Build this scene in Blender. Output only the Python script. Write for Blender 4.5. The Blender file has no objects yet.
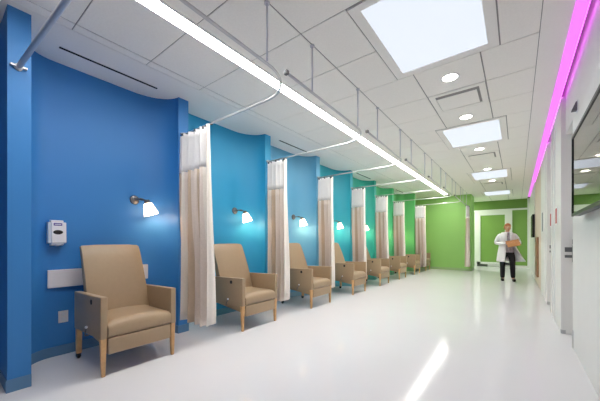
import bpy, bmesh, math, random
from mathutils import Vector, Matrix
random.seed(7)
PI = math.pi
S = bpy.context.scene
COL = S.collection

# ---------------------------------------------------------------- camera
cam = bpy.data.objects.new('camera', bpy.data.cameras.new('camera'))
COL.objects.link(cam)
cam.location = (0, 0, 1.2)
cam.rotation_euler = (PI/2, 0, math.atan(217/285))
cam.data.sensor_width = 36
cam.data.lens = 36*285/600
cam.data.shift_y = 40.5/600
cam.data.clip_start = .02
S.camera = cam
# ---------------------------------------------------------------- world, exposure
w = bpy.data.worlds.new('world'); S.world = w; w.use_nodes = True
w.node_tree.nodes['Background'].inputs[0].default_value = (.8, .88, 1, 1)
w.node_tree.nodes['Background'].inputs[1].default_value = .5
S.view_settings.view_transform = 'Standard'
S.view_settings.look = 'None'
S.view_settings.gamma = 1
S.view_settings.use_curve_mapping = False
S.view_settings.exposure = 1.06
L_PANEL, L_LINE, L_DOWN, L_SCONCE, L_PINK = .45, 20.0, 12.0, 2.6, .46
L_BULB = 14.0
H = 3.07          # ceiling height
P = 1.6           # bay pitch

# ---------------------------------------------------------------- materials
def lin(c):
    return tuple(((v/255)/12.92 if v/255 <= .04045 else ((v/255+.055)/1.055)**2.4) for v in c)
MATS = {}
def mat(name, rgb, rough=.5, metal=0, spec=.5, coat=0, emit=0, erg=None, alpha=1, trans=0, noise=0, nscale=40, bump=0, ior=1.5):
    m = bpy.data.materials.new(name); m.use_nodes = True
    n = m.node_tree.nodes; l = m.node_tree.links
    b = n['Principled BSDF']
    c = lin(rgb)
    b.inputs['Base Color'].default_value = (*c, 1)
    b.inputs['Roughness'].default_value = rough
    b.inputs['Metallic'].default_value = metal
    b.inputs['Specular IOR Level'].default_value = spec
    b.inputs['IOR'].default_value = ior
    b.inputs['Coat Weight'].default_value = coat
    b.inputs['Coat Roughness'].default_value = .08
    b.inputs['Alpha'].default_value = alpha
    if emit:
        b.inputs['Emission Color'].default_value = (*(lin(erg) if erg else c), 1)
        b.inputs['Emission Strength'].default_value = emit
    if noise or bump:
        tc = n.new('ShaderNodeTexCoord'); nt = n.new('ShaderNodeTexNoise')
        nt.inputs['Scale'].default_value = nscale; nt.inputs['Detail'].default_value = 3
        l.new(tc.outputs['Object'], nt.inputs['Vector'])
        if noise:
            r = n.new('ShaderNodeValToRGB')
            r.color_ramp.elements[0].position = .3; r.color_ramp.elements[1].position = .7
            r.color_ramp.elements[0].color = (*[v*(1-noise) for v in c], 1)
            r.color_ramp.elements[1].color = (*[min(1, v*(1+noise)) for v in c], 1)
            l.new(nt.outputs['Fac'], r.inputs[0]); l.new(r.outputs[0], b.inputs['Base Color'])
        if bump:
            bp = n.new('ShaderNodeBump'); bp.inputs['Strength'].default_value = bump
            bp.inputs['Distance'].default_value = .01
            l.new(nt.outputs['Fac'], bp.inputs['Height']); l.new(bp.outputs[0], b.inputs['Normal'])
    MATS[name] = m
    return m
FLOOR = mat('polished_floor', (226, 226, 229), .12, spec=.11, noise=.015, nscale=.8, bump=.035)
CEIL = mat('ceiling_tile', (250, 247, 242), .9, noise=.02, nscale=60)
GYP = mat('ceiling_plaster', (248, 245, 241), .9, noise=.01)
GRID = mat('ceiling_tee', (150, 148, 146), .6)
WHITE = mat('white_wall_paint', (232, 231, 229), .55, noise=.01, nscale=5)
TRIM = mat('white_trim_paint', (238, 238, 239), .4, noise=.01, nscale=8)
BEIGE = mat('warm_lit_wall', (226, 210, 196), .6, noise=.01)  # beige with the tint of warm light mixed into the colour
BACKW = mat('grey_wall_paint', (62, 64, 68), .8, noise=.01)
DARK = mat('dark_cavity', (12, 12, 13), .9)
METAL = mat('brushed_metal', (196, 196, 198), .35, metal=.55, noise=.04, nscale=120)
RAIL = mat('track_metal', (206, 206, 208), .3, metal=.45)
HANG = mat('hanger_metal', (205, 205, 214), .4, metal=.2)
DMETAL = mat('satin_grey_metal', (120, 120, 122), .4, metal=.8)
VINYL = mat('tan_vinyl', (168, 145, 116), .38, spec=.5, noise=.02, nscale=25, bump=.05)
WOOD = mat('maple_wood', (212, 168, 118), .45, noise=.12, nscale=18)
BLACK = mat('black_plastic', (18, 18, 20), .4)
PLASTIC = mat('grey_white_plastic', (232, 232, 236), .4, noise=.01)
GUARD = mat('pale_wall_guard', (238, 232, 232), .5, noise=.01)
PURPLE = mat('purple_badge', (84, 60, 150), .4)
SKY = mat('skylight_diffuser', (96, 100, 106), .6, emit=L_PANEL, erg=(236, 243, 255))
LINE = mat('linear_light_diffuser', (255, 252, 246), .6, emit=L_LINE, erg=(255, 251, 244))
DOWN = mat('downlight_lens', (255, 250, 240), .6, emit=L_DOWN, erg=(255, 248, 236))
SHADE = mat('lit_frosted_glass', (255, 240, 225), .5, emit=L_SCONCE, erg=(255, 214, 172))
BULB = mat('lit_bulb', (255, 250, 240), .5, emit=L_BULB, erg=(255, 226, 192))
PINK = mat('magenta_strip', (130, 60, 135), .6, emit=L_PINK, erg=(246, 132, 250))
LED = mat('magenta_led', (240, 90, 245), .6, emit=2.2, erg=(236, 84, 244))
SCREEN = mat('glossy_screen', (84, 84, 86), .03, metal=.85, spec=.8)
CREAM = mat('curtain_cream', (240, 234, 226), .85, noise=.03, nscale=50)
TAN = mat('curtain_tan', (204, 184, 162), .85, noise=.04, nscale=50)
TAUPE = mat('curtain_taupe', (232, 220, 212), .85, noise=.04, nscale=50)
MESH = mat('curtain_mesh', (250, 249, 249), .9, alpha=.97, noise=.02, nscale=200)
OLIVE = mat('olive_green_panel', (128, 166, 84), .6, noise=.02, nscale=3)
DGREEN = mat('olive_green_wall', (112, 146, 74), .7, noise=.02, nscale=3)
SKIN = mat('skin', (214, 158, 126), .5, noise=.02)
HAIR = mat('auburn_hair', (176, 112, 72), .7, noise=.15, nscale=60)
COAT = mat('white_coat_cloth', (238, 238, 240), .8, noise=.01)
TROUS = mat('black_trouser_cloth', (20, 20, 26), .8)
SHIRT = mat('grey_checked_shirt', (176, 166, 176), .8, noise=.35, nscale=30)
SHOE = mat('black_leather', (14, 13, 14), .35)
FOLD = mat('tan_folder_card', (196, 142, 92), .6, noise=.04)
LIPS = mat('lips', (170, 92, 84), .5)
RED = mat('red_sign', (196, 52, 70), .5)
BLUEG = mat('slate_sign', (82, 96, 112), .5)
BROWN = mat('brown_wood', (150, 112, 84), .5, noise=.15, nscale=12)

BAYC = [(30, 92, 160), (54, 130, 200), (48, 164, 212), (104, 176, 212), (50, 172, 192), (54, 180, 164), (80, 190, 134), (104, 194, 118), (148, 202, 110)]
BAYC[0] = BAYC[1]
BM = [mat('bay_paint_%s' % n, c, .5, noise=.012, nscale=2) for n, c in zip(
    ['navy', 'royal', 'cerulean', 'sky', 'teal', 'jade', 'emerald', 'leaf', 'lime'], BAYC)]
def duller(c): 
    g = sum(c)/3
    return tuple(v*.58+g*.30+22 for v in c)
BB = [mat('base_%s' % n, duller(c), .45) for n, c in zip(
    ['navy', 'royal', 'cerulean', 'sky', 'teal', 'jade', 'emerald', 'leaf', 'lime'], BAYC)]

# ---------------------------------------------------------------- mesh helpers
def box(bm, x0, x1, y0, y1, z0, z1, bev=0, seg=2, mi=0, M=None):
    r = bmesh.ops.create_cube(bm, size=1)
    vs = r['verts']
    for v in vs:
        v.co = Vector(((x0+x1)/2+v.co.x*(x1-x0), (y0+y1)/2+v.co.y*(y1-y0), (z0+z1)/2+v.co.z*(z1-z0)))
        if M: v.co = M @ v.co
    fs = {f for v in vs for f in v.link_faces}
    for f in fs: f.material_index = mi
    if bev:
        es = list({e for f in fs for e in f.edges})
        bmesh.ops.bevel(bm, geom=es, offset=bev, segments=seg, profile=.6, affect='EDGES', material=mi)
    return vs
def frame_of(d):
    d = d.normalized()
    a = Vector((0, 0, 1)) if abs(d.z) < .9 else Vector((1, 0, 0))
    u = d.cross(a).normalized(); v = d.cross(u).normalized()
    return u, v
def tube(bm, pts, r, n=12, mi=0, cap=True):
    pts = [Vector(p) for p in pts]
    rs = r if isinstance(r, (list, tuple)) else [r]*len(pts)
    rings = []; u = None
    for i, p in enumerate(pts):
        d = (pts[min(i+1, len(pts)-1)]-pts[max(i-1, 0)]).normalized()
        if u is None: u, v = frame_of(d)
        else:
            u = (u-d*u.dot(d)).normalized(); v = d.cross(u).normalized()
        rings.append([bm.verts.new(p+(u*math.cos(2*PI*k/n)+v*math.sin(2*PI*k/n))*rs[i]) for k in range(n)])
    for a, b in zip(rings, rings[1:]):
        for k in range(n):
            f = bm.faces.new((a[k], a[(k+1) % n], b[(k+1) % n], b[k])); f.material_index = mi; f.smooth = True
    if cap:
        for rg in (rings[0][::-1], rings[-1]):
            f = bm.faces.new(rg); f.material_index = mi
    return rings
def lathe(bm, prof, M, n=24, mi=0, capa=True, capb=True):
    rings = []
    for (r, z) in prof:
        rings.append([bm.verts.new(M @ Vector((r*math.cos(2*PI*k/n), r*math.sin(2*PI*k/n), z))) for k in range(n)])
    for a, b in zip(rings, rings[1:]):
        for k in range(n):
            f = bm.faces.new((a[k], a[(k+1) % n], b[(k+1) % n], b[k])); f.material_index = mi; f.smooth = True
    if capa: bm.faces.new(rings[0][::-1]).material_index = mi
    if capb: bm.faces.new(rings[-1]).material_index = mi
def prism(bm, poly, z0, z1, mi=0, smooth=False):
    a = [bm.verts.new((x, y, z0)) for x, y in poly]
    b = [bm.verts.new((x, y, z1)) for x, y in poly]
    n = len(poly)
    for k in range(n):
        f = bm.faces.new((a[k], a[(k+1) % n], b[(k+1) % n], b[k])); f.material_index = mi; f.smooth = smooth
    bm.faces.new(a[::-1]).material_index = mi; bm.faces.new(b).material_index = mi
def obj(name, bm, mats, parent=None, loc=(0, 0, 0), smooth=None):
    bmesh.ops.recalc_face_normals(bm, faces=bm.faces)
    me = bpy.data.meshes.new(name); bm.to_mesh(me); bm.free()
    for m in (mats if isinstance(mats, (list, tuple)) else [mats]): me.materials.append(m)
    if smooth is not None:
        for p in me.polygons: p.use_smooth = True
        me.set_sharp_from_angle(angle=smooth)
    o = bpy.data.objects.new(name, me); COL.objects.link(o)
    o.location = loc
    if parent: o.parent = parent
    return o
def nb(): return bmesh.new()
def thing(name, label, cat, loc=(0, 0, 0), rz=0, group=None):
    o = bpy.data.objects.new(name, None); COL.objects.link(o)
    o.empty_display_size = .1
    o.location = loc; o.rotation_euler = (0, 0, rz); o['label'] = label; o['category'] = cat
    if group: o['group'] = group
    return o
def tag(o, label, cat, group=None):
    o['label'] = label; o['category'] = cat
    if group: o['group'] = group
    return o
def struct(name, bm, m, parent=None, **k):
    o = obj(name, bm, m, parent, **k)
    if not parent: o['kind'] = 'structure'
    return o
def dup(root, loc, label, rz=None):
    r = root.copy(); COL.objects.link(r); r.location = loc; r['label'] = label
    if rz is not None: r.rotation_euler = (0, 0, rz)
    for ch in list(root.children):
        c = ch.copy(); COL.objects.link(c); c.parent = r
        for g in list(ch.children):
            d = g.copy(); COL.objects.link(d); d.parent = c
    return r

# ================================================================ STRUCTURE
YB = -2.6
bm = nb(); box(bm, -4.0, .75, YB-.1, 16.1, -.12, 0); struct('floor', bm, FLOOR)

# ceiling: plaster borders, tile field with tee lines
bm = nb()
box(bm, -4.0, -3.14, YB-.1, 16.1, H, H+.2, mi=1)
box(bm, .165, .36, YB-.1, 16.1, H, H+.2, mi=1)
box(bm, .355, .75, YB-.1, 16.1, H+.2, H+.25, mi=1)
box(bm, -3.14, .165, YB-.1, 16.1, H+.006, H+.2, mi=2)          # the tees, seen in the gaps
xs = [-3.14, -3.03, -2.36, -2.20, -1.555, -.93, -.29, .165]
ys = []; y = .785-.635*6
while y < 16.1: ys.append(y); y += .635
ys.append(16.1)
fr = [(-1.10, -.13, 2.06, 3.32), (-1.10, -.13, 5.24, 6.50), (-1.10, -.13, 9.05, 10.32), (-1.10, -.13, 12.86, 14.13)]
VENTS = [(-.93, -.29, 3.96), (-.93, -.29, 7.14), (-.93, -.29, 10.95)]
g = .008
for xa, xb in zip(xs, xs[1:]):
    if xa == -2.36: continue
    for ya, yb in zip(ys, ys[1:]):
        segs = [(xa+g*.8, xb-g*.8, ya+g*.6, yb-g*.6)]
        skip = False
        for (f0, f1, f2, f3) in fr:
            out = []
            for (a, b, c, d) in segs:
                if b <= f0 or a >= f1 or d <= f2 or c >= f3: out.append((a, b, c, d)); continue
                if a < f0: out.append((a, f0-g, c, d))
                if b > f1: out.append((f1+g, b, c, d))
                if c < f2-.03: out.append((max(a, f0), min(b, f1), c, f2-g))
                if d > f3+.03: out.append((max(a, f0), min(b, f1), f3+g, d))
            segs = out
        for (v0, v1, v2) in VENTS:
            segs = [s_ for s_ in segs if not (s_[0] > v0-.02 and s_[1] < v1+.02 and s_[3] > v2+.2 and s_[2] < v2+.45)]
        for (a, b, c, d) in segs: box(bm, a, b, c, d, H, H+.006, mi=0)
struct('ceiling', bm, [CEIL, GYP, GRID])

# bays of the coloured left wall
def bay_profile(Ys, Ye, xs0=-3.5, xe=-3.5, XW=-3.83, n=12, off=0):
    pts = []
    if xs0 > -3.5: pts.append((xs0, Ys))
    a, b = .33, .26
    for i in range(n+1):
        t = PI/2*i/n
        pts.append((-3.5-a*math.sin(t), Ys+b*(1-math.cos(t))))
    b2 = .42
    for i in range(n+1):
        t = PI/2*i/n
        pts.append((XW+a*(1-math.cos(t)), Ye-b2*(1-math.sin(t))))
    return pts
def bay(k, Ys, Ye, yend, xs0=-3.5, xe=-3.5, straight=False):
    pts = bay_profile(Ys, Ye, xs0)
    if straight: pts = [p for p in pts if p[1] < Ye-.5]+[(-3.83, yend)]
    else: pts += [(xe, Ye), (xe, yend)]
    poly = [p for i, p in enumerate(pts) if i == 0 or (Vector(p)-Vector(pts[i-1])).length > 1e-4]
    poly = poly+[(-4.0, yend), (-4.0, poly[0][1])]
    bm = nb(); prism(bm, poly, 0, H)
    struct('wall_left', bm, BM[k], smooth=math.radians(35))
    # baseboard: thin skin following the wall
    face = poly[:-2]
    bm = nb(); out = []
    for i, p in enumerate(face):
        d0 = Vector(p)-Vector(face[max(i-1, 0)]); d1 = Vector(face[min(i+1, len(face)-1)])-Vector(p)
        nn = Vector((0, 0))
        for d in (d0, d1):
            if d.length > 1e-6:
                d.normalize(); nn += Vector((d.y, -d.x))
        nn.normalize()
        kk = 1/max(.6, math.sqrt((1+(d0.dot(d1) if d0.length > .5 and d1.length > .5 else 1))/2))
        out.append((p[0]+nn.x*.008*kk, p[1]+nn.y*.008*kk))
    if not straight: out[-1] = (out[-1][0], yend)
    out[0] = (face[0][0], out[0][1])
    for (p, q, p2, q2) in zip(out, out[1:], face, face[1:]):
        vs = [bm.verts.new((x, y, z)) for z in (0, .1) for (x, y) in (p, q, q2, p2)]
        for f in ((0, 1, 5, 4), (4, 5, 6, 7), (2, 3, 7, 6), (0, 3, 2, 1), (0, 4, 7, 3), (1, 2, 6, 5)):
            bm.faces.new([vs[i] for i in f])
    bmesh.ops.remove_doubles(bm, verts=bm.verts, dist=.0005)
    struct('baseboard_left', bm, BB[k])
bay(0, -1.07, .39, .53, xe=-3.2)
bay(1, .53, .39+P, .53+P)
for k in range(2, 8): bay(k, .53+P*(k-1), .39+P*k, .53+P*k, xe=-3.2 if k == 7 else -3.5)
bay(8, .53+7*P, .39+8*P, .39+8*P, xs0=-3.2, straight=True)
# near face of the first fin carries a base too
bm = nb(); prism(bm, [(-4.0, YB), (-3.83, YB), (-3.83, -1.07), (-4.0, -1.07)], 0, H); struct('wall_left', bm, BM[0])
# partition that closes the last bay, end wall, right wall, wall behind the camera
YP = .39+8*P
bm = nb(); box(bm, -4.0, -1.45, YP, 14.1, 0, H); struct('wall_partition', bm, BM[8])
bm = nb(); box(bm, -3.83, -1.442, YP-.008, YP, 0, .1); box(bm, -1.45, -1.442, YP-.008, 14.1, 0, .1); struct('baseboard_partition', bm, BB[8])
bm = nb(); box(bm, -4.0, -3.83, 14.1, 16.1, 0, H); struct('wall_left', bm, DGREEN)
bm = nb(); box(bm, -4.0, .6, 16.0, 16.1, 0, H+.2); struct('wall_far', bm, DGREEN)
bm = nb(); box(bm, -4.0, .6, YB-.1, YB, 0, H+.2); struct('wall_behind', bm, BACKW)
bm = nb()
box(bm, .5, .75, YB, 4.42, 0, H+.2); box(bm, .62, .75, 4.42, 7.16, 0, H+.2); box(bm, .5, .75, 4.42, 5.0, 2.57, H+.2)
box(bm, .5, .62, 5.0, 6.42, 0, H+.2); box(bm, .5, .62, 6.42, 7.16, 2.57, H+.2); box(bm, .5, .75, 7.16, 16.0, 0, H+.2)
struct('wall_right', bm, WHITE)
# end wall joinery
bm = nb()
box(bm, -3.8, .40, 15.94, 16.0, 2.58, 2.66)
box(bm, -1.62, -1.52, 15.93, 16.0, 0, 2.58); box(bm, .36, .5, 15.90, 16.0, 0, H)
struct('trim_1', bm, TRIM)
bm = nb()
box(bm, -1.52, -1.38, 15.92, 16, .12, 2.58); box(bm, -.44, -.17, 15.92, 16, .12, 2.58)
box(bm, -1.38, -.44, 15.92, 16, 2.40, 2.58); box(bm, -1.52, -.17, 15.92, 16, .12, .22)
d = struct('door_1', bm, TRIM)
bm = nb(); box(bm, -1.38, -.44, 15.95, 15.99, .22, 2.40); obj('door_panel', bm, OLIVE, d)
bm = nb(); box(bm, -.17, .36, 15.97, 16, .12, 2.58); struct('wall_far', bm, OLIVE)
bm = nb(); box(bm, -3.8, -1.1, 15.985, 16, 0, .1); struct('baseboard_far', bm, DMETAL)
bm = nb(); box(bm, -1.1, .36, 15.985, 16, 0, .11); struct('baseboard_far', bm, TRIM)
# beige right wall beyond the doors, warm light painted into it, and white pier
bm = nb(); box(bm, .455, .5, 8.9, 11.6, 0, H); struct('wall_right_recess', bm, BEIGE)
bm = nb(); box(bm, .44, .5, 11.6, 15.9, 0, H); struct('wall_right_pier', bm, TRIM)
# doors of the right wall
def side_door(n, y0, y1):
    bm = nb()
    for a, b in ((y0+.002, y0+.05), (y1-.05, y1-.002)): box(bm, .585, .62, a, b, 0, 2.56, .003)
    box(bm, .585, .62, y0+.05, y1-.05, 2.51, 2.56, .003)
    d = struct('door_%d' % n, bm, TRIM)
    bm = nb(); box(bm, .60, .62, y0+.052, y1-.052, .01, 2.508, .004); obj('door_leaf', bm, WHITE, d)
    bm = nb(); q = y1-.13
    box(bm, .592, .600, q, q+.05, 1.0, 1.22, .003)
    tube(bm, [(.595, q+.025, 1.15), (.555, q+.025, 1.15), (.548, q+.01, 1.15), (.548, q-.10, 1.15)], .010, 10)
    tube(bm, [(.595, q+.025, 1.06), (.57, q+.025, 1.06)], .017, 14)
    obj('door_handle', bm, METAL, d)
    bm = nb(); box(bm, .452, .50, y1-.004, y1+.05, .0, .05, .002); obj('kick_guard', bm, METAL, d)
    bm = nb(); box(bm, .494 if n == 2 else .452, .51, y0-.05, y0+.004, 0, .20 if n == 2 else .06, .002); obj('kick_guard', bm, METAL, d)
    # pull handle on the reveal that faces the room
    bm = nb(); box(bm, .49, .56, y1-.012, y1, .985, 1.02, .003); box(bm, .49, .56, y1-.012, y1, 1.06, 1.12, .003); box(bm, .56, .585, y1-.016, y1, .93, 1.22, .003)
    obj('latch_plate', bm, DMETAL, d)
    return d
side_door(2, 4.42, 5.0)
side_door(3, 6.42, 7.16)
bm = nb(); box(bm, .455, .5, 5.0, 6.42, 0, H); box(bm, .455, .5, 7.16, 8.9, 0, H); struct('wall_right_pier', bm, WHITE)
bm = nb(); box(bm, .445, .455, 5.72, 5.76, 0, 2.9, .003); box(bm, .445, .455, 6.02, 6.06, 0, 2.9, .003)
box(bm, .445, .455, 7.5, 7.55, 0, 2.9, .003); struct('trim_2', bm, TRIM)

# ================================================================ CEILING FIXTURES
# square luminous skylight panels
def skylight(i, f, label):
    t = thing('skylight_panel', label, 'skylight', ((f[0]+f[1])/2, (f[2]+f[3])/2, H), 0, 'luminous skylight panels')
    hx, hy = (f[1]-f[0])/2-.004, (f[3]-f[2])/2-.010
    bm = nb(); w_ = .085
    box(bm, -hx, -hx+w_, -hy, hy, -.006, .03); box(bm, hx-w_, hx, -hy, hy, -.006, .03)
    box(bm, -hx+w_, hx-w_, -hy, -hy+w_*.8, -.006, .03); box(bm, -hx+w_, hx-w_, hy-w_, hy, -.006, .03)
    obj('frame', bm, GYP, t)
    bm = nb(); box(bm, -hx+w_, hx-w_, -hy+w_*.8, hy-w_, 0, .005); obj('diffuser', bm, SKY, t)
for i, (f, l) in enumerate(zip(fr, ['large glowing ceiling skylight panel, the nearest and largest in view',
        'glowing white ceiling panel second along the corridor, between two air vents',
        'glowing ceiling panel third along the corridor, just past the second vent',
        'smallest farthest glowing ceiling panel, just before the green end wall'])): skylight(i, f, l)
# linear light
t = thing('linear_light', 'long continuous white strip light running down the ceiling above the curtain tracks', 'ceiling light', (-2.28, 0, H))
LY = -.1
bm = nb(); box(bm, -.078, -.064, LY, 12.62, -.008, .004); box(bm, .064, .078, LY, 12.62, -.008, .004)
box(bm, -.078, .078, 12.62, 12.635, -.008, .004); box(bm, -.078, .078, LY-.015, LY, -.008, .004); obj('housing', bm, TRIM, t)
bm = nb(); box(bm, -.064, .064, LY, 12.62, -.003, .004); obj('diffuser', bm, LINE, t)
# downlights
def downlight(y, label):
    t = thing('downlight', label, 'downlight', (-.61, y, H), 0, 'round recessed downlights')
    bm = nb()
    lathe(bm, [(.095, 0), (.095, -.006), (.076, -.006), (.076, 0)], Matrix(), 32, capa=False, capb=False); obj('trim_ring', bm, TRIM, t)
    bm = nb(); lathe(bm, [(.076, 0), (.076, -.004)], Matrix(), 32); obj('lens', bm, DOWN, t)
for y, l in ((3.63, 'round downlight between the nearest skylight panel and the nearest vent'),
             (4.93, 'round downlight between the nearest vent and the second skylight panel'),
             (6.82, 'faint round downlight just past the second skylight panel'),
             (8.85, 'small round downlight just before the third skylight panel'),
             (10.62, 'farthest round downlight, just past the third skylight panel')): downlight(y, l)
# vents
def vent(x0, x1, y0, label):
    yc = y0+.317
    t = thing('ceiling_vent', label, 'vent', ((x0+x1)/2, yc, H), 0, 'square plaque ceiling vents')
    bm = nb(); s, o, hh = .245, .31, .16
    for q in ((-o, -s, -o, o), (s, o, -o, o), (-s, s, -o, -s), (-s, s, s, o)): box(bm, q[0], q[1], q[2], q[3], -.004, .006)
    obj('frame', bm, CEIL, t)
    bm = nb(); box(bm, -s, s, -s, s, hh-.004, hh)
    for q in ((-s-.004, -s, -s, s), (s, s+.004, -s, s), (-s, s, -s-.004, -s), (-s, s, s, s+.004)): box(bm, q[0], q[1], q[2], q[3], .006, hh)
    obj('duct_cavity', bm, DARK, t)
    bm = nb(); box(bm, -.24, .215, -.165, .24, -.002, .002, .001, 1); tube(bm, [(0, 0, 0), (0, 0, hh)], .01, 8); obj('plaque', bm, CEIL, t)
vent(*VENTS[0], 'square ceiling vent with a dark edge, the nearest one, past the largest skylight')
vent(*VENTS[1], 'square ceiling vent between the second and third skylight panels')
vent(*VENTS[2], 'small far square vent between the third and farthest skylight panels')
# slot diffusers in the plaster border
for y0, l in ((.78, 'black slot air diffuser above the royal blue bay'), (3.98, 'black slot air diffuser above the sky blue bay'),
              (7.18, 'black slot air diffuser above the jade bay'), (10.38, 'black slot air diffuser above the leaf green bay, farthest')):
    t = thing('slot_diffuser', l, 'air diffuser', (-3.51, y0, H), 0, 'linear slot air diffusers')
    bm = nb(); box(bm, -.028, -.018, 0, .94, -.003, .004); box(bm, .018, .028, 0, .94, -.003, .004); obj('flange', bm, GYP, t)
    bm = nb(); box(bm, -.018, .018, 0, .94, -.002, .004); obj('slot', bm, DARK, t)
la = bpy.data.lights.new('end_wall_fill', 'AREA'); la.shape = 'RECTANGLE'; la.size = 1.4; la.size_y = .9; la.energy = 42; la.color = (1, .97, .92)  # unseen fill lamp added behind the partition to brighten the end wall
lo = bpy.data.objects.new('end_wall_fill', la); COL.objects.link(lo); lo.location = (-2.75, 15.05, H-.01)
# magenta cove strip
t = thing('cove_light', 'glowing magenta strip light in the cove above the right wall', 'strip light', (.42, 0, H))
bm = nb(); box(bm, -.055, .028, YB+.05, 15.4, -.018, .008, .006, 2); df = obj('diffuser', bm, PINK, t)
bm = nb(); box(bm, .030, .034, YB+.05, 15.4, -.012, .006); obj('led_tape', bm, LED, df)
bm = nb(); box(bm, -.058, .004, YB+.05, 15.4, .008, .05); obj('channel', bm, TRIM, t)
for yy in (0, 5, 10, 14):
    bm = nb(); box(bm, -.03, -.02, yy, yy+.03, .05, .2); obj('bracket', bm, TRIM, t)

# ================================================================ RECLINER CHAIRS
def make_chair():
    # local: origin at floor centre of the front edge line; +x is forward, y sideways
    t = thing('patient_recliner', 'x', 'chair', (0, 0, 0), 0, 'tan vinyl recliners one to a bay')
    W = .345
    for s in (-1, 1):
        bm = nb()
        a = s*(W-.028)
        # arm panel, an upholstered slab whose top dips a little to the rear
        vs = box(bm, -.72, 0, a-.028, a+.028, .32, .705)
        for v in vs:
            if v.co.x < -.5 and v.co.z > .6: v.co.z -= .02
            if v.co.x < -.5 and v.co.z < .4: v.co.z -= .01
            if v.co.x > -.1 and v.co.z < .4: v.co.z += .015
        bmesh.ops.bevel(bm, geom=list(bm.edges), offset=.010, segments=3, profile=.6, affect='EDGES')
        arm = obj('arm', bm, VINYL, t, smooth=.6)
        if s == -1:
            bm = nb(); lathe(bm, [(.024, 0), (.024, .006), (.016, .007), (.014, .004)], Matrix.Translation((-.225, a-.026, .64)) @ Matrix.Rotation(PI/2, 4, 'X'), 20, capb=True)
            obj('socket', bm, BLACK, arm)
            bm = nb()
            tube(bm, [(-.31, a-.024, .32), (-.31, a-.05, .32), (-.30, a-.055, .34), (-.262, a-.057, .40)], .006, 10)
            obj('recline_lever', bm, DMETAL, arm)
            bm = nb(); bmesh.ops.create_uvsphere(bm, u_segments=14, v_segments=10, radius=.013, matrix=Matrix.Translation((-.258, a-.058, .41)))
            obj('lever_knob', bm, PLASTIC, arm, smooth=3)
        # front leg: square tapering maple
        bm = nb()
        vs = box(bm, -.052, -.004, a-.024, a+.024, 0, .342)
        for v in vs:
            if v.co.z < .1:
                v.co.x = -.012 if v.co.x > -.03 else -.040
                v.co.y = a+(.014 if v.co.y > a else -.014)
        bmesh.ops.bevel(bm, geom=list(bm.edges), offset=.003, segments=2, affect='EDGES')
        obj('leg', bm, WOOD, t, smooth=.6)
        bm = nb()
        vs = box(bm, -.715, -.655, a-.022, a+.022, .055, .325)
        for v in vs:
            if v.co.z < .1:
                v.co.x += .012 if v.co.x < -.68 else -.012
        bmesh.ops.bevel(bm, geom=list(bm.edges), offset=.003, segments=2, affect='EDGES')
        lg = obj('leg', bm, WOOD, t, smooth=.6)
        bm = nb()
        lathe(bm, [(.012, -.013), (.026, -.012), (.028, -.006), (.028, .006), (.026, .012), (.012, .013)], Matrix.Translation((-.695, a, .028)) @ Matrix.Rotation(PI/2, 4, 'X'), 20)
        box(bm, -.712, -.674, a-.018, a-.0145, .02, .062); box(bm, -.712, -.674, a+.0145, a+.018, .02, .062)
        box(bm, -.712, -.674, a-.018, a+.018, .057, .063)
        obj('caster', bm, BLACK, lg, smooth=.6)
    iw = W-.058
    # seat cushion: crowned top
    bm = nb()
    nx, ny = 14, 12
    def zt(x, y):
        e = 1-max(0, abs(y)/iw-.86)**2*18
        fx = 1 if x < -.05 else math.sqrt(max(0, 1-((x+.05)/.05)**2))
        return .43+(.045+.02*math.cos(y/iw*1.5))*e*(.35+.65*fx)
    top = [[bm.verts.new((-.50+.50*i/nx, -iw+2*iw*j/ny, zt(-.50+.50*i/nx, -iw+2*iw*j/ny))) for j in range(ny+1)] for i in range(nx+1)]
    for i in range(nx):
        for j in range(ny): bm.faces.new((top[i][j], top[i+1][j], top[i+1][j+1], top[i][j+1]))
    fr_ = [[top[nx][j] for j in range(ny+1)]]
    for z, dx in ((.42, .008), (.38, .010), (.352, .004), (.342, -.008)):
        fr_.append([bm.verts.new((dx, -iw+2*iw*j/ny, z)) for j in range(ny+1)])
    for a_, b_ in zip(fr_, fr_[1:]):
        for j in range(ny): bm.faces.new((a_[j], b_[j], b_[j+1], a_[j+1]))
    low = [bm.verts.new((-.5, -iw+2*iw*j/ny, .342)) for j in range(ny+1)]
    for j in range(ny):
        bm.faces.new((fr_[-1][j], low[j], low[j+1], fr_[-1][j+1])); bm.faces.new((low[j], top[0][j], top[0][j+1], low[j+1]))
    for j in (0, ny):
        bm.faces.new([top[i][j] for i in range(nx+1)]+[r[j] for r in fr_[1:]]+[low[j]])
    obj('seat_cushion', bm, VINYL, t, smooth=1.1)
    # skirt (folded leg rest) below the seat
    bm = nb(); box(bm, -.07, .004, -iw+.002, iw-.002, .19, .335, .014, 3); obj('leg_rest', bm, VINYL, t, smooth=.6)
    # under frame
    bm = nb(); vs = box(bm, -.62, -.05, -iw+.01, iw-.01, .225, .34)
    for v in vs:
        if v.co.x < -.3 and v.co.z < .3: v.co.z += .07
    obj('seat_box', bm, VINYL, t)
    # backrest: tall tapering slab, leaning back
    bm = nb(); n = 12
    rows = []
    for i in range(n+1):
        u = i/n
        z = .40+.76*u
        xf = -.44-.28*u+.02*math.sin(u*PI)
        hw = .292-.008*u
        th = .12-.045*u
        if i == n: th *= .75; xf -= .012
        ring = []
        m = 10
        for j in range(m+1):
            yy = -hw+2*hw*j/m
            edge = 1-(abs(yy)/hw)**8
            ring.append(bm.verts.new((xf-.018*(1-edge), yy, z-(.008 if i == n and j in (0, m) else 0))))
        for j in range(m, -1, -1):
            yy = -hw+2*hw*j/m
            ring.append(bm.verts.new((xf-th, yy, z-(.01 if i == n else 0))))
        rows.append(ring)
    k = len(rows[0])
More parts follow.
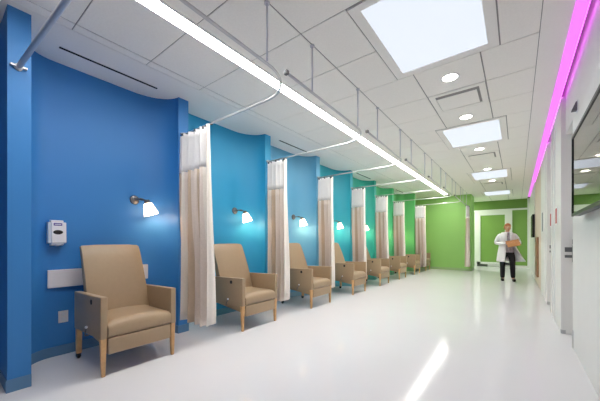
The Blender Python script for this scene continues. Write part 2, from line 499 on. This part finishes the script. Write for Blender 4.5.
    for a_, b_ in zip(rows, rows[1:]):
        for j in range(k): bm.faces.new((a_[j], a_[(j+1) % k], b_[(j+1) % k], b_[j]))
    bm.faces.new(rows[0]); bm.faces.new(rows[-1])
    bv = [e for e in bm.edges if all(v in rows[-1] for v in e.verts)]
    bmesh.ops.bevel(bm, geom=bv, offset=.010, segments=3, affect='EDGES')
    obj('backrest', bm, VINYL, t, smooth=.9)
    return t
chair_labels = ['tan vinyl recliner in the royal blue bay, nearest, in front of the pale wall guard',
    'tan vinyl recliner in the cerulean bay, second from the camera',
    'tan vinyl recliner in the sky blue bay, third along the row',
    'tan vinyl recliner in the teal bay, fourth along the row',
    'tan vinyl recliner in the jade bay, fifth along the row',
    'tan vinyl recliner in the emerald bay, sixth along the row',
    'tan vinyl recliner in the leaf green bay, seventh, next to last',
    'tan vinyl recliner in the lime green bay, the farthest, by the green partition']
CX = -2.88
base = make_chair(); base['label'] = chair_labels[0]; base.location = (CX, 1.265, 0)
jit = [0, .015, .0, .02, .0, -.02, .01, .0]
for k in range(1, 8): dup(base, (CX+jit[k]*.6, 1.265+P*k+(.0 if k < 3 else -.01), 0), chair_labels[k])

# ================================================================ WALL SCONCES
def make_sconce():
    t = thing('wall_sconce', 'x', 'wall lamp', (0, 0, 0), 0, 'wall sconces one to a bay')
    bm = nb(); RX = Matrix.Rotation(PI/2, 4, 'Y')
    lathe(bm, [(.055, 0), (.057, .008), (.050, .022), (.028, .030), (.012, .034)], RX, 28)
    obj('wall_plate', bm, DMETAL, t, smooth=.7)
    bm = nb(); tube(bm, [(.03, 0, 0), (.10, .012, .006), (.15, .045, -.004), (.17, .075, -.018)], .009, 12)
    tube(bm, [(.115, .020, .004), (.145, .040, -.002)], .015, 14)
    obj('arm', bm, DMETAL, t, smooth=.8)
    ax = Vector((.10, .27, -.95)).normalized()
    q = Vector((0, 0, 1)).rotation_difference(ax).to_matrix().to_4x4()
    M = Matrix.Translation((.172, .075, -.022)) @ q
    bm = nb(); lathe(bm, [(.012, -.02), (.032, -.012), (.036, .01), (.036, .03)], M, 24); obj('lamp_holder', bm, DMETAL, t, smooth=.8)
    bm = nb()
    lathe(bm, [(.034, .022), (.050, .035), (.062, .08), (.076, .13), (.084, .172), (.080, .174), (.072, .13), (.05, .06), (.02, .045)], M, 32)
    ls = obj('lamp_shade', bm, SHADE, t, smooth=1)
    bm = nb(); lathe(bm, [(.02, .05), (.034, .09), (.046, .12), (.046, .145), (.034, .165), (.015, .172)], M, 20); obj('bulb', bm, BULB, ls, smooth=2)
    return t
cn = ['royal blue', 'cerulean', 'sky blue', 'teal', 'jade', 'emerald', 'leaf green', 'lime green']
sb = make_sconce(); sb.location = (-3.83, 1.59, 1.715); sb['label'] = 'lit frosted wall sconce in the royal blue bay, nearest'
for k in range(1, 8):
    dup(sb, (-3.83, 1.59+P*k, 1.715), 'lit frosted wall sconce in the %s bay%s' % (cn[k], ', farthest' if k == 7 else ''))

# ================================================================ CURTAIN TRACKS
TX, TZ, R = -1.57, 2.6, .42
def make_track(k, Y0, Y1, wallx, first=False):
    t = thing('curtain_track', 'x', 'curtain track', (TX, Y1, TZ), 0, 'L shaped ceiling hung curtain tracks')
    pts = [(.045, Y0-Y1, 0), (.022, (Y0-Y1-R)/2, 0), (0, -R, 0)]
    for i in range(1, 13):
        a = PI/2*i/12
        pts.append((-R+R*math.cos(a), -R+R*math.sin(a), 0))
    pts += [((wallx-TX-R)/2, 0, 0), (wallx-TX+.005, 0, 0)]
    bm = nb(); tube(bm, pts, .018 if k == 0 else .0115, 14); obj('rail', bm, RAIL, t)
    bm = nb(); Mx = Matrix.Translation((wallx-TX, 0, 0)) @ Matrix.Rotation(PI/2, 4, 'Y')
    lathe(bm, [(.028, 0), (.028, .006), (.022, .01), (.022, .03)], Mx, 20); box(bm, .001+wallx-TX, .03+wallx-TX, -.05, .05, -.008, .008, .003)
    obj('wall_bracket', bm, METAL, t, smooth=.7)
    bm = nb(); box(bm, .027, .063, Y0-Y1-.02, Y0-Y1+.012, -.017, .017, .005); obj('end_cap', bm, DMETAL, t)
    for yy in ((Y0+.42-Y1), -.44):
        bm = nb(); tube(bm, [(.012, yy, .012), (.012, yy, H-TZ-.004)], .0075, 10)
        lathe(bm, [(.022, H-TZ-.012), (.022, H-TZ-.001)], Matrix.Translation((.012, yy, 0)), 18)
        obj('hanger_rod', bm, HANG, t)
    return t
for k in range(0, 8):
    Y1 = (.46 if k else .455)+P*k
    t = make_track(k, Y1-P-.24 if k else -.9, Y1, -3.2 if k in (0, 7) else -3.5)
    if k == 0:
        t.rotation_euler = (0, 0, math.radians(2.2)); t.location.y += .06
    t['label'] = ('curtain track ending on the nearest blue fin, cut off by the top of the photo' if k == 0 else
                  'curved curtain track closing the %s bay, running back toward the camera' % cn[k-1])
# last straight track into the partition
t = thing('curtain_track', 'short straight curtain track against the green partition', 'curtain track', (TX, YP, TZ))
bm = nb(); tube(bm, [(0, 11.37-YP, 0), (0, -.6, 0), (0, 0, 0)], .0115, 14); obj('rail', bm, METAL, t)
bm = nb(); lathe(bm, [(.036, 0), (.036, .01), (.02, .03)], Matrix.Translation((0, 0, 0)) @ Matrix.Rotation(PI/2, 4, 'X'), 20); obj('wall_bracket', bm, METAL, t)
for yy in (-1.4, -.5):
    bm = nb(); tube(bm, [(.012, yy, .012), (.012, yy, H-TZ-.004)], .0075, 10); obj('hanger_rod', bm, HANG, t)

# ================================================================ CURTAINS
def make_curtain(seed, folds=5, width=.58, zb=.22):
    rnd = random.Random(seed)
    t = thing('privacy_curtain', 'x', 'curtain', (0, 0, 0), 0, 'gathered privacy curtains')
    n = folds*18
    ph = [rnd.uniform(-.5, .5) for _ in range(6)]
    am = [rnd.uniform(.95, 1.45) for _ in range(folds+2)]
    HEM = int(n*.86)
    def pt(i, z):
        u = i/n; d = (2.57-z)/2.35
        fi = u*folds; a0 = am[int(fi)]; a1 = am[int(fi)+1]
        amp = (.034+.034*d)*(a0+(a1-a0)*(fi % 1))
        s_ = math.sin(2*PI*fi+ph[2]+.3*math.sin(2.2*z+ph[3]))
        y = amp*math.copysign(abs(s_)**.75, s_)
        x = width*u*(1+.06*d)+.26*width/folds*math.sin(4*PI*fi+ph[5])*.45
        return Vector((x+.012*d*math.sin(1.9*z), y-.045+.02*d*math.sin(3*u+ph[0]), z))
    def sheet(bm, i0, i1, z0f, z1, rows, pat):
        grid = []
        for r in range(rows+1):
            grid.append([bm.verts.new(pt(i, z0f(i/n)+(z1-z0f(i/n))*r/rows)) for i in range(i0, i1+1)])
        for a, b in zip(grid, grid[1:]):
            for i in range(i1-i0):
                f = bm.faces.new((a[i], a[i+1], b[i+1], b[i])); f.smooth = True
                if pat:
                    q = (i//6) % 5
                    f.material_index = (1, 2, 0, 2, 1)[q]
    zb_ = lambda u: zb-.035*math.sin(u*2.6)+.10*max(0, u-.7)
    bm = nb(); sheet(bm, 0, HEM, zb_, 2.08, 16, True)
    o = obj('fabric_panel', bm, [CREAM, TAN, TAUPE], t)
    o.modifiers.new('cloth', 'SOLIDIFY').thickness = .002
    bm = nb(); sheet(bm, HEM, n, zb_, 2.56, 20, False)
    o = obj('edge_hem', bm, [CREAM], t)
    o.modifiers.new('cloth', 'SOLIDIFY').thickness = .003
    bm = nb(); sheet(bm, 0, HEM, lambda u: 2.083, 2.56, 6, False)
    o = obj('mesh_panel', bm, [MESH], t)
    o.modifiers.new('cloth', 'SOLIDIFY').thickness = .0015
    for j in range(8):
        p = pt(int((j+.4)*n/8), 2.56)
        bm = nb(); tube(bm, [(p.x, p.y, 2.552), (p.x, p.y*.5, 2.568), (p.x, 0, 2.582)], .005, 8)
        box(bm, p.x-.009, p.x+.009, p.y-.009, p.y+.009, 2.532, 2.562, .002)
        obj('carrier_hook', bm, BLACK if j % 2 else DMETAL, t)
    return t
cb = make_curtain(3, width=.64)
cb.location = (-3.475, 2.06, 0); cb['label'] = 'gathered beige curtain with white mesh top on the royal blue fin, nearest'
cur2 = make_curtain(11, 5, .44)
cur2.location = (-3.475, 2.06+P, 0); cur2['label'] = 'gathered beige curtain with white mesh top on the cerulean fin'
cur3 = make_curtain(5, 5, .38)
cur3.location = (-3.48, 2.06+P*2, 0); cur3['label'] = 'gathered beige curtain with white mesh top on the sky blue fin'
for k in range(3, 7):
    dup(cur3, (-3.48 if k < 6 else -3.18, 2.06+P*k, 0), 'gathered beige curtain with white mesh top on the %s fin' % cn[k])
dup(cur2, (TX, 12.55, 0), 'separate pale curtain against the right end of the green partition', PI/2)

# ================================================================ FIRST BAY WALL ITEMS
t = thing('soap_dispenser', 'grey white touchless hand sanitizer dispenser with purple badge on the royal blue wall', 'dispenser', (-3.83, .82, 1.285))
bm = nb(); vs = box(bm, 0, .105, -.078, .078, -.135, .135)
for v in vs:
    if v.co.x > .05:
        v.co.y *= .9
        if v.co.z < 0: v.co.z += .015
        else: v.co.z -= .012; v.co.x -= .012
bmesh.ops.bevel(bm, geom=list(bm.edges), offset=.022, segments=4, affect='EDGES')
body = obj('body', bm, PLASTIC, t, smooth=.7)
bm = nb(); lathe(bm, [(.001, 0), (.040, .0), (.036, .006), (.001, .008)], Matrix.Translation((.1005, .0, .005)) @ Matrix.Rotation(PI/2, 4, 'Y') @ Matrix.Diagonal((.55, 1, 1, 1)), 28)
obj('level_window', bm, BLACK, t, smooth=.5)
bm = nb(); box(bm, .086, .098, -.034, .034, .072, .098, .003); b = obj('logo_badge', bm, PURPLE, t)
bm = nb(); box(bm, .0975, .0985, -.026, .026, .0815, .0885); obj('badge_lettering', bm, TRIM, b)
bm = nb(); lathe(bm, [(.030, 0), (.024, -.012), (.012, -.022)], Matrix.Translation((.07, 0, -.115)), 20); obj('nozzle', bm, PLASTIC, t)
bm = nb(); box(bm, -3.83, -3.80, .752, 1.775, .715, .90, .006)
tag(obj('wall_guard', bm, GUARD), 'pale horizontal wall guard panel behind the nearest recliner', 'wall panel')
t = thing('wall_outlet', 'small pale outlet plate on the royal blue wall left of the nearest recliner', 'outlet', (-3.83, .883, .40))
bm = nb(); box(bm, 0, .008, -.042, .042, -.062, .062, .003); obj('plate', bm, GUARD, t)
for z in (-.025, .025):
    bm = nb(); box(bm, .006, .010, -.018, .018, z-.016, z+.016, .003); obj('socket', bm, PLASTIC, t)

# ================================================================ RIGHT WALL ITEMS
def screen(x, y0, y1, z0, z1, label, dep=.05):
    t = thing('wall_screen', label, 'screen', (x, (y0+y1)/2, (z0+z1)/2), 0)
    hy, hz = (y1-y0)/2, (z1-z0)/2
    bm = nb(); box(bm, 0, dep, -hy+.003, hy-.003, -hz+.003, hz-.003, .004); obj('casing', bm, BLACK, t)
    bm = nb(); w_ = .026
    for q in ((-hy, -hy+w_, -hz, hz), (hy-w_, hy, -hz, hz), (-hy+w_, hy-w_, -hz, -hz+w_), (-hy+w_, hy-w_, hz-w_, hz)):
        box(bm, -.010, .004, q[0], q[1], q[2], q[3])
    obj('bezel', bm, BLACK, t)
    bm = nb(); box(bm, -.003, .001, -hy+w_, hy-w_, -hz+w_, hz-w_); obj('display', bm, SCREEN, t)
    bm = nb(); box(bm, dep, .5-x, -.15, .15, -.12, .12); obj('wall_mount', bm, BLACK, t)
screen(.42, 2.30, 3.70, 1.43, 2.18, 'large black framed wall screen on the near right wall, reflecting the ceiling')
t = thing('wall_screen', 'small black screen far down the right wall above the brown wood strip', 'screen', (.38, 12.1, 1.68))
bm = nb(); box(bm, 0, .06, -.55, .55, -.36, .36, .006); obj('casing', bm, BLACK, t)
bm = nb(); box(bm, -.003, .001, -.53, .53, -.34, .34); obj('display', bm, mat('dark_screen', (10, 10, 12), .25), t)
bm = nb(); box(bm, .41, .4545, 9.7, 10.5, .25, 1.30, .006)
tag(obj('wood_panel', bm, BROWN), 'tall brown wood strip on the far right wall below the small black screen', 'panel')
def sign(y, z0, z1, label, m, plate=.06):
    t = thing('wall_sign', label, 'sign', (.455, y, (z0+z1)/2))
    h = (z1-z0)/2
    bm = nb(); box(bm, -.012, 0, -plate, plate, -h-.02, h+.02, .003); obj('plate', bm, TRIM, t)
    bm = nb(); box(bm, -.016, -.011, -plate*.55, plate*.55, -h, h, .002); obj('lettering', bm, m, t)
sign(5.42, 1.45, 1.66, 'narrow sign with red marking just past the nearest white door', RED, .12)
sign(6.25, 1.45, 1.65, 'narrow sign with red marking just before the second white door', RED, .12)
sign(8.2, 1.41, 1.82, 'tall narrow slate grey sign past the second white door', BLUEG, .16)
t = thing('wall_alarm', 'small grey alarm fixture high on the right wall beside the large screen', 'alarm', (.5, 4.10, 2.60))
bm = nb(); vs = box(bm, -.05, 0, -.03, .03, -.045, .045)
for v in vs:
    if v.co.z > 0 and v.co.x < -.02: v.co.x = -.015
bmesh.ops.bevel(bm, geom=list(bm.edges), offset=.004, segments=2, affect='EDGES'); obj('housing', bm, DMETAL, t)
bm = nb(); box(bm, -.006, 0, -.04, .04, -.055, .055, .002); obj('plate', bm, PLASTIC, t)

# ================================================================ PERSON
def skin_mesh(V, E, root=0, sub=2):
    bm = nb(); ly = bm.verts.layers.skin.verify()
    vs = []
    for i, (p, r) in enumerate(V):
        v = bm.verts.new(p); rr = r if isinstance(r, tuple) else (r, r)
        v[ly].radius = rr; v[ly].use_root = (i == root); vs.append(v)
    for a, b in E: bm.edges.new((vs[a], vs[b]))
    me = bpy.data.meshes.new('tmp'); bm.to_mesh(me); bm.free()
    o = bpy.data.objects.new('tmp', me); COL.objects.link(o)
    o.modifiers.new('s', 'SKIN').use_smooth_shade = True
    if sub: o.modifiers.new('u', 'SUBSURF').levels = sub
    dg = bpy.context.evaluated_depsgraph_get(); dg.update()
    m2 = bpy.data.meshes.new_from_object(o.evaluated_get(dg))
    bpy.data.objects.remove(o); bpy.data.meshes.remove(me)
    return m2
def chain(V, E, pts, start=None):
    prev = start
    for p, r in pts:
        V.append((p, r)); i = len(V)-1
        if prev is not None: E.append((prev, i))
        prev = i
    return prev
def bake(bm, name, m, parent=None, voxel=None):
    """optional voxel remesh of a bmesh into one continuous surface"""
    me = bpy.data.meshes.new(name); bm.to_mesh(me); bm.free()
    if voxel:
        o = bpy.data.objects.new('tmp', me); COL.objects.link(o)
        r = o.modifiers.new('r', 'REMESH'); r.mode = 'VOXEL'; r.voxel_size = voxel; r.use_smooth_shade = True
        sm = o.modifiers.new('c', 'SMOOTH'); sm.iterations = 2; sm.factor = .5
        dg = bpy.context.evaluated_depsgraph_get(); dg.update()
        m2 = bpy.data.meshes.new_from_object(o.evaluated_get(dg)); m2.name = name
        bpy.data.objects.remove(o); bpy.data.meshes.remove(me); me = m2
    me.materials.clear(); me.materials.append(m)
    for p in me.polygons: p.use_smooth = True; p.material_index = 0
    o = bpy.data.objects.new(name, me); COL.objects.link(o)
    if parent: o.parent = parent
    return o
# faces -y; +x is the person's left (photo right)
HP = Vector((.01, -.03, 1.60)); HT = Matrix.Translation(HP) @ Matrix.Rotation(math.radians(16), 4, 'Z') @ Matrix.Rotation(math.radians(14), 4, 'X')
HL, HR = Vector((.215, -.30, 1.13)), Vector((-.035, -.30, 1.13))     # wrists: her left, her right
bm = nb()
V = []; E = []
pel = chain(V, E, [((0, 0, .93), (.145, .10))])
chest = chain(V, E, [((0, 0, 1.08), (.13, .09)), ((0, -.005, 1.24), (.15, .10)), ((0, 0, 1.37), (.13, .085))], pel)
nk = chain(V, E, [((0, .005, 1.445), (.058, .058)), ((.005, -.01, 1.53), (.052, .055))], chest)
for s, elb, wr in ((1, Vector((.285, -.03, 1.13)), HL), (-1, Vector((-.285, -.03, 1.13)), HR)):
    sh = chain(V, E, [((s*.165, .0, 1.385), .056)], chest)
    chain(V, E, [(tuple((Vector((s*.18, 0, 1.37))+elb)/2), .046), (tuple(elb), .040), (tuple((elb+wr)/2), .036), (tuple(wr), .025)], sh)
for s, kn, an in ((-1, (-.115, -.02, .50), (-.11, .03, .09)), (1, (.12, -.06, .50), (.145, .0, .10))):
    chain(V, E, [((s*.09, 0, .82), .085), (kn, .056), (tuple((Vector(kn)*.55+Vector(an)*.45)), .052), (an, .034), ((an[0]+.01*s, an[1]-.09, .045), .032), ((an[0]+.02*s, an[1]-.15, .035), .026)], pel)
m = skin_mesh(V, E); bm.from_mesh(m)
# head
hm = nb(); bmesh.ops.create_uvsphere(hm, u_segments=32, v_segments=24, radius=1)
for v in hm.verts:
    x, y, z = v.co
    wx = .076*(1-.22*max(0, -z)**1.5); wy = .094
    v.co = Vector((x*wx, y*wy*(1-.12*max(0, -z)), z*.118))
    if z < -.35 and y < 0: v.co.y -= .012*(-z)      # chin
    if abs(x) < .3 and y < -.8 and -.45 < z < .12:    # nose ridge
        v.co.y -= .020*(1-abs(x)/.3)*max(0, min(1, (.12-z)/.4))
    for ex in (-.38, .38):                            # eye sockets
        dd = math.hypot(x-ex, z-.08)
        if y < -.5 and dd < .22: v.co.y += .010*(1-dd/.22)
for s in (-1, 1):
    r = bmesh.ops.create_uvsphere(hm, u_segments=12, v_segments=8, radius=1)
    for v in r['verts']: v.co = Vector((s*.076+v.co.x*.010, .006+v.co.y*.020, -.005+v.co.z*.032))
hm.transform(HT); tm = bpy.data.meshes.new('t'); hm.to_mesh(tm); hm.free(); bm.from_mesh(tm)
# hands, five fingers each curling round the folder edge
def hand(wr, s):
    d = Vector((-s*.75, -.55, -.05)).normalized(); up = Vector((0, 0, 1)); side = d.cross(up).normalized()*1
    out = []
    pv = [(tuple(wr), (.024, .018)), (tuple(wr+d*.045), (.030, .016)), (tuple(wr+d*.08), (.032, .014))]
    V = []; E = []; chain(V, E, pv); out.append(skin_mesh(V, E, sub=1))
    for j, ln in enumerate((.068, .076, .072, .056)):
        o = wr+d*.075+up*(.028-.019*j)
        c = Vector((0, -.35, 0))
        V = []; E = []
        chain(V, E, [(tuple(o), .0095), (tuple(o+d*ln*.4), .009), (tuple(o+d*ln*.72+Vector((0, .012, 0))), .008), (tuple(o+d*ln*.9+Vector((0, .03, 0))), .0075)])
        out.append(skin_mesh(V, E, sub=1))
    o = wr+d*.03+up*.018; V = []; E = []
    chain(V, E, [(tuple(o), .012), (tuple(o+d*.018+up*.03+Vector((0, -.012, 0))), .0105), (tuple(o+d*.04+up*.048+Vector((0, -.022, 0))), .009)])
    out.append(skin_mesh(V, E, sub=1))
    return out
for mm in hand(HL, 1)+hand(HR, -1): bm.from_mesh(mm)
PX, PY = -.235, 10.55
person = bake(bm, 'person', SKIN, None, .0055)
person.location = (PX, PY, 0); person.rotation_euler = (0, 0, math.radians(10))
tag(person, 'auburn haired person in white coat and black trousers walking while reading a tan folder', 'person')
# eyes and mouth
for s in (-1, 1):
    bm = nb(); bmesh.ops.create_uvsphere(bm, u_segments=12, v_segments=8, radius=.0105, matrix=HT @ Matrix.Translation((s*.029, -.078, .010)))
    e = bake(bm, 'eye', TRIM, person)
    bm = nb(); bmesh.ops.create_uvsphere(bm, u_segments=10, v_segments=8, radius=.0055, matrix=HT @ Matrix.Translation((s*.029, -.0865, .008)))
    bake(bm, 'pupil', BLACK, e)
bm = nb(); r = bmesh.ops.create_uvsphere(bm, u_segments=14, v_segments=8, radius=1)
for v in r['verts']: v.co = HT @ Vector((v.co.x*.022, -.088+v.co.y*.008, -.058+v.co.z*.007))
bake(bm, 'mouth', LIPS, person)
# hair: cap to the nape with a parting and side locks
bm = nb(); bmesh.ops.create_uvsphere(bm, u_segments=32, v_segments=24, radius=1)
dl = []
for v in bm.verts:
    x, y, z = v.co
    v.co = HT @ Vector((x*.088*(1+.04*math.sin(9*y+3*z)), .010+y*.102, .012+z*.120))
    if (y < -.25 and z < .42) or z < -.62: dl.append(v)
bmesh.ops.delete(bm, geom=dl, context='VERTS')
hr = bake(bm, 'hair', HAIR, person); so = hr.modifiers.new('t', 'SOLIDIFY'); so.thickness = .012
# trousers
V = []; E = []
p = chain(V, E, [((0, 0, .93), (.155, .112))]); chain(V, E, [((0, 0, 1.04), (.140, .102))], p)
for s, kn, an in ((-1, (-.115, -.02, .50), (-.11, .03, .075)), (1, (.12, -.06, .50), (.145, .0, .085))):
    chain(V, E, [((s*.095, 0, .80), .100), (tuple(Vector(kn)+Vector((0, 0, .12))), .083), (kn, .074), (tuple(Vector(kn)*.5+Vector(an)*.5), .068), (an, .060)], p)
m = skin_mesh(V, E); bm = nb(); bm.from_mesh(m); bake(bm, 'trousers', TROUS, person)
# shoes
for s, (ax, ay) in ((-1, (-.11, .03)), (1, (.145, .0))):
    bm = nb(); r = bmesh.ops.create_uvsphere(bm, u_segments=24, v_segments=14, radius=1)
    for v in bm.verts:
        x, y, z = v.co
        v.co = Vector((ax+.012*s+x*.046*(1-.25*max(0, y)), ay-.065+y*.142, max(.0, .048+z*(.048 if y < .2 else .062))))
    bake(bm, 'shoe', SHOE, person)
# shirt
bm = nb(); rings = []
for z, rx, ry in ((.86, .165, .118), (1.0, .155, .112), (1.2, .168, .116), (1.34, .175, .108), (1.42, .13, .085), (1.475, .068, .066)):
    rings.append([bm.verts.new((rx*math.cos(2*PI*k/32), ry*math.sin(2*PI*k/32)-.003, z)) for k in range(32)])
for a, b in zip(rings, rings[1:]):
    for k in range(32): bm.faces.new((a[k], a[(k+1) % 32], b[(k+1) % 32], b[k]))
sh = bake(bm, 'shirt', SHIRT, person); so = sh.modifiers.new('t', 'SOLIDIFY'); so.thickness = .004
# coat: body open at the front, left front swinging out, plus sleeves and lapels
bm = nb(); rings = []
NZ, NA = 16, 44
for i in range(NZ+1):
    u = i/NZ; z = 1.455-.875*u
    if u < .12: rx, ry = .125+.075*(u/.12)**.7, .092+.036*(u/.12)
    else: rx, ry = .200+.055*max(0, (u-.35))/.65, .128+.045*max(0, (u-.35))/.65
    rx -= .012*math.exp(-((u-.48)/.15)**2)
    g0 = .10+.20*u; g1 = .35+.55*u               # half gaps each side of the front (person's right, left)
    ring = []
    for k in range(NA+1):
        a = -PI/2+g1+(2*PI-g0-g1)*k/NA           # starts at person's left front (+x) round the back
        sw = max(0, 1-k/NA*3)**1.5*max(0, u-.35)/.65
        fold = 1+.03*u*math.sin(a*9)
        ring.append(bm.verts.new((rx*fold*math.cos(a)*(1+.40*sw)+.13*sw, ry*fold*math.sin(a)-.03*sw, z+.03*sw)))
    rings.append(ring)
for a, b in zip(rings, rings[1:]):
    for k in range(NA): bm.faces.new((a[k], a[k+1], b[k+1], b[k]))
coat = bake(bm, 'coat', COAT, person); so = coat.modifiers.new('t', 'SOLIDIFY'); so.thickness = .008
for s, elb, wr in ((1, Vector((.295, -.03, 1.13)), HL), (-1, Vector((-.295, -.03, 1.13)), HR)):
    V = []; E = []
    chain(V, E, [((s*.12, .005, 1.395), .065), ((s*.19, 0, 1.36), .075), (tuple((Vector((s*.2, 0, 1.36))+elb)/2), .067), (tuple(elb), .061), (tuple(elb*.5+wr*.5), .053), (tuple(elb*.08+wr*.92), .045)])
    m = skin_mesh(V, E); b2 = nb(); b2.from_mesh(m); bake(b2, 'sleeve', COAT, coat)
for s in (-1, 1):
    bm = nb(); pts = [(s*.045, -.075, 1.48), (s*.125, -.112, 1.40), (s*.115, -.130, 1.30), (s*.055, -.140, 1.12), (s*.05, -.118, 1.3)]
    bm.faces.new([bm.verts.new(p_) for p_ in pts]); o = bake(bm, 'lapel', COAT, coat); so = o.modifiers.new('t', 'SOLIDIFY'); so.thickness = .008
# folder, held in both hands
t = thing('folder', 'tan cardboard folder of papers held open by the person in the white coat', 'folder', (PX+.15, PY-.35, 1.13), math.radians(8))
Mf = Matrix.Rotation(math.radians(-32), 4, 'X') @ Matrix.Rotation(math.radians(-14), 4, 'Y') @ Matrix.Scale(.82, 4)
bm = nb(); box(bm, -.19, .19, -.006, -.003, -.12, .13, M=Mf); obj('cover', bm, FOLD, t)
bm = nb(); box(bm, -.19, .19, .003, .006, -.12, .14, M=Mf); obj('cover', bm, FOLD, t)
bm = nb(); box(bm, -.18, .18, -.002, .002, -.112, .125, M=Mf); obj('papers', bm, TRIM, t)
